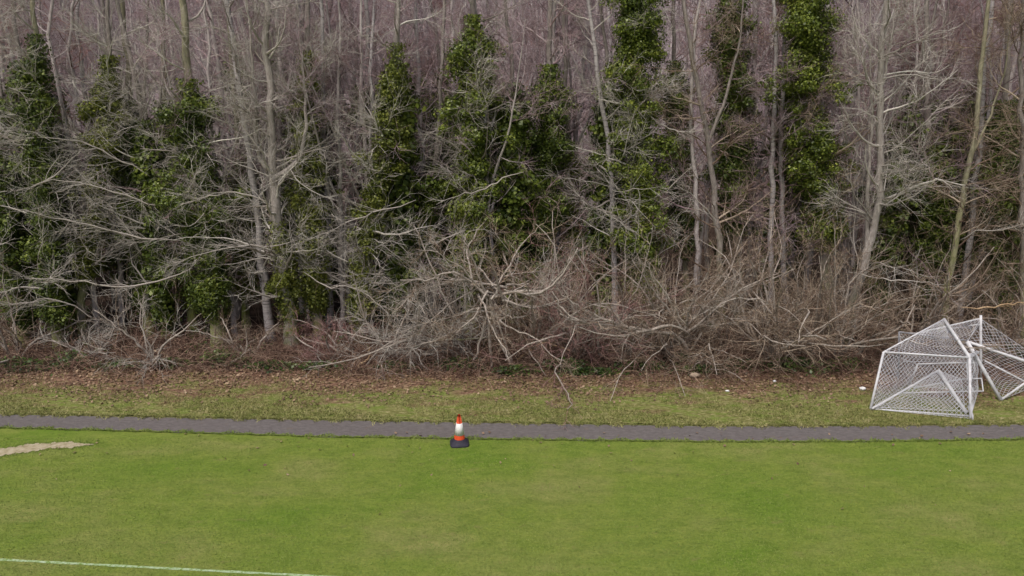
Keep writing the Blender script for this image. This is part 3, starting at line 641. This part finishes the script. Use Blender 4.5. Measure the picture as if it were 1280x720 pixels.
def fallen(seed, label, pts, r, zs, m):
    rng = np.random.default_rng(seed); W = []
    for (x, y), z in zip(pts, zs): W.append(G(x, y, z))
    W = resample(W, 12, rng, .015); T = Tubes(); R = r * np.linspace(1, .5, 12); T.add(W, R, 7, 0, True)
    bp, br = kids(rng, W[None], R[None], 5, .3, 1, (.4, 1.0), (.3, .7), .5, 5, .15); T.add(bp, br, 4)
    return tag(obj('fallen_branch', T.mesh('fallen_branch', [m], W[0]), None, W[0]), label, 'branch')
fallen(1, 'crooked pale broken branch standing in the scrub below the hub-shaped shrub', [(644, 452), (662, 440), (678, 426), (712, 438)], .05, [.05, .35, .7, .5], M['wood_bare'])
fallen(2, 'split pale branch lying left of centre with an upturned end', [(448, 458), (462, 448), (462, 434)], .045, [.05, .25, .7], M['wood_bare'])
fallen(3, 'long grey branch lying low across the brambles left of centre', [(540, 424), (590, 424), (640, 418)], .035, [.9, .95, 1.1], M['bark_pale'])
fallen(4, 'short orange branch stub beside the trunk feet on the left', [(192, 438), (204, 441), (222, 456)], .04, [.35, .3, .1], M['wood_bare'])
fallen(5, 'curved brown branch lying among ground ivy right of centre', [(768, 470), (790, 462), (812, 468)], .03, [.05, .12, .06], M['wood_bare'])
fallen(6, 'small tan branch lying on the leaf litter below centre', [(636, 472), (650, 466), (668, 470)], .028, [.05, .1, .06], M['wood_bare'])

# brambles: tangled arching stems
rng = np.random.default_rng(8); n = 7000
X = rng.uniform(-18.5, 18.5, n); Y = 25.15 + .45 * np.sin(X * 1.1) * np.sin(X * .43 + 1) + rng.beta(1.4, 1.9, n) * 5; a = rng.uniform(0, 2 * PI, n)
d = np.stack([np.cos(a) * .9, np.sin(a) * .6 - .1, rng.uniform(.5, 1.5, n)], 1)
hh = .5 + .5 * np.sin(X * .8) * np.sin(X * 2.3 + 1)
P, R = grow(rng, np.stack([X, Y, terrain(X, Y)], 1), d, rng.uniform(.8, 2.4, n) * (.5 + .8 * hh) * np.where(X < -2, .72, 1), rng.uniform(.006, .012, n), 9, .16, (0, 0, -.2), .5)
P[:, :, 2] = np.maximum(P[:, :, 2], terrain(P[:, :, 0], P[:, :, 1]) + .02)
T = Tubes(); T.add(P, R, 3)
bp, br = kids(rng, P, R, 5, .2, 1, (.4, 1.2), (.25, .7), .8, 5, .25, (0, 0, -.08), (0, 0, 0), .005); T.add(bp, br, 3)
tag(obj('brambles', T.mesh('brambles', [M['bramble']])), 'red-brown tangle of bramble stems under the first trees', 'brambles', None, 'stuff')
# ground ivy and green undergrowth patches
rng = np.random.default_rng(9); PP = []
for (px, py, w, dpt, h, k_) in [(20, 462, 1.5, .6, .45, 1300), (85, 456, 1.0, .7, .5, 900), (575, 458, 1.1, .6, .35, 1100), (705, 464, 1.3, .5, .4, 1300), (640, 468, .9, .35, .3, 1000), (800, 462, 1.2, .5, .35, 1400), (740, 470, 1.1, .3, .25, 1100), (880, 466, 1.0, .35, .25, 1100), (340, 462, 1.0, .35, .3, 900), (215, 460, .9, .35, .3, 800), (490, 462, .9, .35, .3, 800), (1060, 458, 1.0, .4, .35, 1000), (1000, 462, 2.2, .6, .4, 2600), (920, 462, 1.6, .4, .3, 1500), (280, 455, 1.0, .5, .5, 1300), (400, 462, 1.4, .4, .25, 900), (1260, 452, 1.4, .8, .7, 2400), (860, 455, 1.4, .6, .4, 1200), (150, 462, 1.2, .4, .3, 800)]:
    c = G(px, py); q = rng.normal(0, .42, (k_, 2)) * [w, dpt] + c[:2]; z = terrain(q[:, 0], q[:, 1])
    kk_ = rng.uniform(0, 1, k_) < .45; q = q[kk_]; z = z[kk_]; k_ = len(q); dd = np.exp(-((q - c[:2]) / [w, dpt]) ** 2).prod(1); PP.append(np.stack([q[:, 0], q[:, 1], z + .05 + rng.uniform(0, 1, k_) * h * dd], 1))
X = rng.uniform(-22, 22, 22000); Y = rng.uniform(27, 35, 22000)
k = (np.sin(X * 1.3 + Y) + np.sin(Y * 1.9 - X * .6)) > .1; PP.append(np.stack([X, Y, terrain(X, Y) + rng.uniform(.03, .4, len(X))], 1)[k])
PP = np.concatenate(PP)
tag(obj('ground_ivy', leaves(rng, PP, np.tile([0, -.3, 1.], (len(PP), 1)), .046, [M['ivy_low']], 'ground_ivy', (0, 0, 0))), 'dark green ivy and weeds creeping over the wood floor', 'ivy', None, 'stuff')
# thin understorey saplings twigs filling the gaps: one mass
rng = np.random.default_rng(10); n = 1000
Y = rng.uniform(27.5, 36, n); X = rng.uniform(-1, 1, n) * (Y * .66 + 1); kk = (X > -2.5) | (rng.uniform(0, 1, n) < .22); X, Y = X[kk], Y[kk]; n = len(X)
P, R = grow(rng, np.stack([X, Y, terrain(X, Y)], 1), np.stack([rng.normal(0, .3, n), rng.normal(0, .3, n), np.ones(n)], 1), rng.uniform(1.5, 5, n), rng.uniform(.008, .02, n), 8, .1, (0, 0, .05), .3)
T = Tubes(); T.add(P, R, 3)
bp, br = kids(rng, P, R, 12, .15, 1, (.4, 1.1), (.5, 1.5), .7, 5, .16, (0, 0, .03), (0, 0, 0), .005); T.add(bp, br, 3)
tag(obj('undergrowth', T.mesh('undergrowth', [M['twig_tan']])), 'thin brown scrub stems filling the space between the trunks', 'undergrowth', None, 'stuff')

# ------------------------------------------------------------------ traffic cone
def lathe(name, prof, mat, k=40, parent=None, loc=None):
    th = np.arange(k) * 2 * PI / k; V = np.array([[r * math.cos(t), r * math.sin(t), z] for r, z in prof for t in th])
    i = np.arange(len(prof) * k).reshape(len(prof), k); a, b = i[:-1], i[1:]
    q = np.stack([a, np.roll(a, -1, 1), np.roll(b, -1, 1), b], -1).reshape(-1, 4)
    return obj(name, np_mesh(name, V, q, [mat], None, True), parent, loc)
c0 = G(574.5, 555); c0[2] = .006
cone = tag(empty('traffic_cone', c0), 'orange and white traffic cone on the grass by the path', 'traffic cone')
M['orange'] = plain('cone_orange', (.80, .095, .03), .5, .4, .12, 20); M['cwhite'] = plain('cone_sleeve_white', (.80, .79, .78), .4, .5, .06, 15)
M['cblack'] = plain('cone_base_rubber', (.035, .033, .05), .7, .3, .2, 20)
H = .82; rb, rt = .165, .045
def rz(z): return rb + (rt - rb) * (z - .07) / (H - .07)
lathe('body', [(rz(.06), .06), (rz(.2), .2), (rz(.5), .5), (rz(.86), .86), (rt, H), (rt * .7, H + .008), (rt * .6, H - .02)], M['orange'], 40, cone)
z0, z1 = .29, .62
lathe('reflective_sleeve', [(rz(z0) - .002, z0 - .001), (rz(z0) + .005, z0), (rz(z1) + .005, z1), (rz(z1) - .002, z1 + .001)], M['cwhite'], 40, cone)
def rsq(R, z, rc=.35):   # rounded square ring
    out = []
    for i in range(40):
        t = 2 * PI * i / 40; c, s = math.cos(t), math.sin(t); p = 5
        k_ = (abs(c) ** p + abs(s) ** p) ** (-1 / p); out.append((R * k_ * c, R * k_ * s, z))
    return out
rings = rsq(.255, 0) + rsq(.262, .02) + rsq(.25, .05) + [( (rz(.07) + .045) * math.cos(2 * PI * i / 40), (rz(.07) + .045) * math.sin(2 * PI * i / 40), .085) for i in range(40)] + [((rz(.18) + .006) * math.cos(2 * PI * i / 40), (rz(.18) + .006) * math.sin(2 * PI * i / 40), .175) for i in range(40)]
i = np.arange(200).reshape(5, 40); q = np.stack([i[:-1], np.roll(i[:-1], -1, 1), np.roll(i[1:], -1, 1), i[1:]], -1).reshape(-1, 4)
obj('base', np_mesh('base', rings, q, [M['cblack']], None, True), cone)
cone.rotation_euler = (0, 0, .12)

# ------------------------------------------------------------------ heap of goal frames
M['gwhite'] = plain('goal_white_paint', (.66, .66, .69), .5, .4, .16, 6); M['ggrey'] = plain('goal_galvanised', (.30, .30, .33), .5, .5, .12, 6)
M['net'] = plain('net_cord', (.62, .62, .66), .7, .2, .08, 5)
def goal(label, bars, nets, base, bundle=None):
    root = tag(empty('goal_frame', base), label, 'goal', 'football goals heaped at the wood edge')
    for name, a, b, r, m in bars:
        a, b = np.array(a), np.array(b); T = Tubes(); T.add(np.stack([a, a * .5 + b * .5, b]), np.full(3, r), 12, 0, True)
        me = T.mesh(name, [M[m]], base); obj(name, me, root)
    for kk, (c, nu, nv, sag) in enumerate(nets):
        A, B, C, D = [np.array(v) for v in c]; rng = np.random.default_rng(kk + 3)
        nrm = unit(np.cross(B - A, D - A)); ph = rng.uniform(0, 6, 4)
        def S(u, v):
            u = np.clip(u, 0, 1)[..., None]; v = np.clip(v, 0, 1)[..., None]
            p = A * (1 - u) * (1 - v) + B * u * (1 - v) + C * u * v + D * (1 - u) * v
            bulge = np.sin(u * PI) * np.sin(v * PI)
            return p + np.array([0, 0, -1]) * sag * bulge + nrm * bulge * (.10 * np.sin(7 * u + ph[0] + 3 * v) + .05 * np.sin(15 * v + ph[1] + 5 * u)) 
        T = Tubes(); m = 30
        s = np.linspace(0, 1, m)
        for fam in (1, -1):
            for k in range(-nv, nu + nv + 1):
                # diagonal lines: grid coordinate gu = k + fam*gv
                gv = np.linspace(0, nv, m); gu = k + fam * gv
                if fam == -1: gu = k - gv + 0
                ok = (gu >= 0) & (gu <= nu)
                if ok.sum() < 2: continue
                g0, g1 = gv[ok][0], gv[ok][-1]; g = np.linspace(g0, g1, m); uu = (k + fam * g) / nu
                T.add(S(uu, g / nv), np.full(m, .0056), 3)
        for (u0, v0, u1, v1) in ((0, 0, 1, 0), (1, 0, 1, 1), (1, 1, 0, 1), (0, 1, 0, 0)):
            T.add(S(u0 + (u1 - u0) * s, v0 + (v1 - v0) * s), np.full(m, .008), 4)
        if bundle is not None and kk == 0:
            for q_ in range(9):
                W = resample(np.array(bundle) + rng.normal(0, .035, (len(bundle), 3)), 24, rng, .018); T.add(W, np.full(24, .012), 4)
        obj('net', T.mesh('net', [M['net']], base), root)
    return root
g = lambda x, y, z=.03: G(x, y, z)
bl_, br_ = g(1088, 511, .05), g(1213, 523, .05); tl_, tr_ = at(1104.5, 440, 23.2), at(1212, 447, 22.7); pk_ = at(1180, 399, 24.6)
goal('white netted goal standing at the front of the heap, nearest the path',
     [('post', bl_, tl_, .036, 'gwhite'), ('post', br_, tr_, .035, 'gwhite'), ('crossbar', tl_, tr_, .028, 'gwhite'), ('ground_bar', g(1088, 511, .05), g(1211, 520, .06), .026, 'gwhite'),
      ('side_bar', tl_, pk_, .024, 'gwhite'), ('side_bar', pk_, tr_, .05, 'gwhite')],
     [((bl_, br_, tr_, tl_), 22, 13, .16), ((bl_, tl_, at(1147, 455, 24.3), g(1137, 481, .05)), 10, 12, .08), ((tl_, tr_, at(1190, 415, 24.2), pk_), 16, 9, .05), ((br_, tr_, at(1222, 449, 24.0), at(1222, 490, 23.3)), 8, 12, .02)], bl_, [br_, (br_ + tr_) / 2 + [.03, .1, 0], tr_ + [.02, .1, 0], at(1222, 440, 23.6)])
ap = at(1173, 463, 23.4); b1, b2 = at(1142, 485, 23.2), at(1202, 474, 23.3); b3 = at(1227, 473, 23.3); b4, b5 = at(1129, 491, 22.9), at(1229, 489, 22.9)
goal('goal folded flat with a triangular white side frame inside the front net',
     [('side_frame', g(1090, 511, .09), ap, .034, 'gwhite'), ('side_frame', ap, g(1208, 516, .07), .055, 'gwhite'), ('crossbar', b1, b2, .022, 'gwhite'), ('crossbar', b2, b3, .022, 'gwhite'), ('ground_bar', b4, b5, .022, 'gwhite'), ('end_bar', b3, b5, .018, 'gwhite')],
     [((g(1095, 509, .12), g(1206, 514, .12), b2, ap), 15, 7, .05)], g(1090, 511))
r1, r2, r3 = at(1209, 427, 23.9), g(1251, 500, .05), at(1335, 470, 23.6); r4 = at(1334, 442, 23.9)
goal('goal tipped on its corner at the right of the heap, open mouth facing out',
     [('post', r1, r2, .058, 'gwhite'), ('crossbar', r1, r3, .045, 'gwhite'), ('post', r2, r4, .035, 'gwhite'), ('side_bar', at(1231, 451, 23.9), at(1340, 508, 23.6), .028, 'gwhite'), ('side_bar', r3, r4, .03, 'gwhite')],
     [((r1, r3, at(1325, 466, 24.8), at(1228, 400, 24.8)), 17, 7, .06), ((r1, r2, at(1300, 480, 24.3), at(1290, 452, 24.5)), 14, 9, .1)], r2)
q1, q2, q3, q4 = at(1124, 415, 24.6), at(1210, 426, 24.2), at(1144, 417, 24.9), at(1226, 398, 25.0); q5 = at(1226, 448, 24.9)
goal('grey-barred goal at the back of the heap with its net draped over the others',
     [('ground_bar', q1, q2, .03, 'ggrey'), ('side_bar', q3, q4, .022, 'gwhite'), ('post', at(1226, 394, 25.0), g(1226, 480, .03), .04, 'gwhite'), ('post', q1, g(1123, 472, .03), .03, 'ggrey'), ('end_bar', at(1211, 407, 25.0), q4 + [0, 0, -.2], .018, 'gwhite'), ('end_bar', at(1147, 455, 24.3), at(1218, 453, 24.3), .024, 'gwhite'), ('end_bar', at(1147, 455, 24.3), g(1137, 481, .03), .03, 'gwhite')],
     [((q1, q2, q4, q3), 18, 6, .12), ((q1, q2, at(1218, 453, 24.3), at(1130, 452, 24.4)), 18, 8, .15), ((at(1147, 455, 24.3), at(1218, 453, 24.3), g(1224, 490, .05), g(1138, 482, .05)), 16, 8, .1)], g(1123, 472))

# small litter
M['scrap'] = plain('white_plastic_scrap', (.75, .75, .76), .5, .4, .08, 10); M['stone'] = plain('tan_stone', (.42, .33, .25), .8, .2, .2, 9)
def lump(name, label, cat, px, py, s, mat, seed):
    rng = np.random.default_rng(seed); b = G(px, py); b[2] = terrain(b[0], b[1]) + .04
    k, m = 12, 7; V = []
    for j in range(m):
        ph = PI * j / (m - 1)
        for i in range(k):
            t = 2 * PI * i / k; rr = 1 + rng.normal(0, .13)
            V.append((s[0] * math.sin(ph) * math.cos(t) * rr, s[1] * math.sin(ph) * math.sin(t) * rr, s[2] * (.8 + math.cos(ph) * rr)))
    i = np.arange(k * m).reshape(m, k); q = np.stack([i[:-1], np.roll(i[:-1], -1, 1), np.roll(i[1:], -1, 1), i[1:]], -1).reshape(-1, 4)
    tag(obj(name, np_mesh(name, V, q, [mat]), None, b), label, cat)
lump('plastic_scrap', 'crumpled white plastic scrap left of the goal heap', 'litter', 1078, 489, (.11, .08, .06), M['scrap'], 1)
lump('plastic_scrap', 'small white scrap on the leaf litter below the brown shrub', 'litter', 968, 479, (.06, .05, .035), M['scrap'], 2)
lump('plastic_scrap', 'small white scrap on the verge near the fan-shaped shrub', 'litter', 909, 491, (.07, .04, .03), M['scrap'], 3)
lump('stone', 'tan stone at the foot of the scrub right of centre', 'stone', 868, 473, (.18, .12, .09), M['stone'], 4)

# ------------------------------------------------------------------ light
w = bpy.data.worlds.new('World'); scene.world = w; w.use_nodes = True
nt = w.node_tree; bg = nt.nodes['Background']; sky = nt.nodes.new('ShaderNodeTexSky'); sky.sky_type = 'NISHITA'; sky.sun_disc = False
EL, AZ = math.radians(62), math.radians(205)      # sun behind and a little left of the viewer
sky.sun_elevation = EL; sky.sun_rotation = AZ; sky.dust_density = 6; sky.air_density = 1.0; sky.ozone_density = .6
nt.links.new(sky.outputs[0], bg.inputs[0]); bg.inputs[1].default_value = .11
L = bpy.data.lights.new('sun', 'SUN'); L.energy = 2.25; L.angle = math.radians(16); L.color = (1, .97, .93)
lo = bpy.data.objects.new('sun', L); COL.objects.link(lo)
sd = Vector((math.sin(AZ) * math.cos(EL), math.cos(AZ) * math.cos(EL), math.sin(EL)))
lo.rotation_euler = sd.to_track_quat('Z', 'Y').to_euler()
scene.view_settings.view_transform = 'Standard'; scene.view_settings.look = 'None'; scene.view_settings.exposure = 0
scene.cycles.max_bounces = 3; scene.cycles.diffuse_bounces = 2; scene.cycles.use_denoising = False if False else True
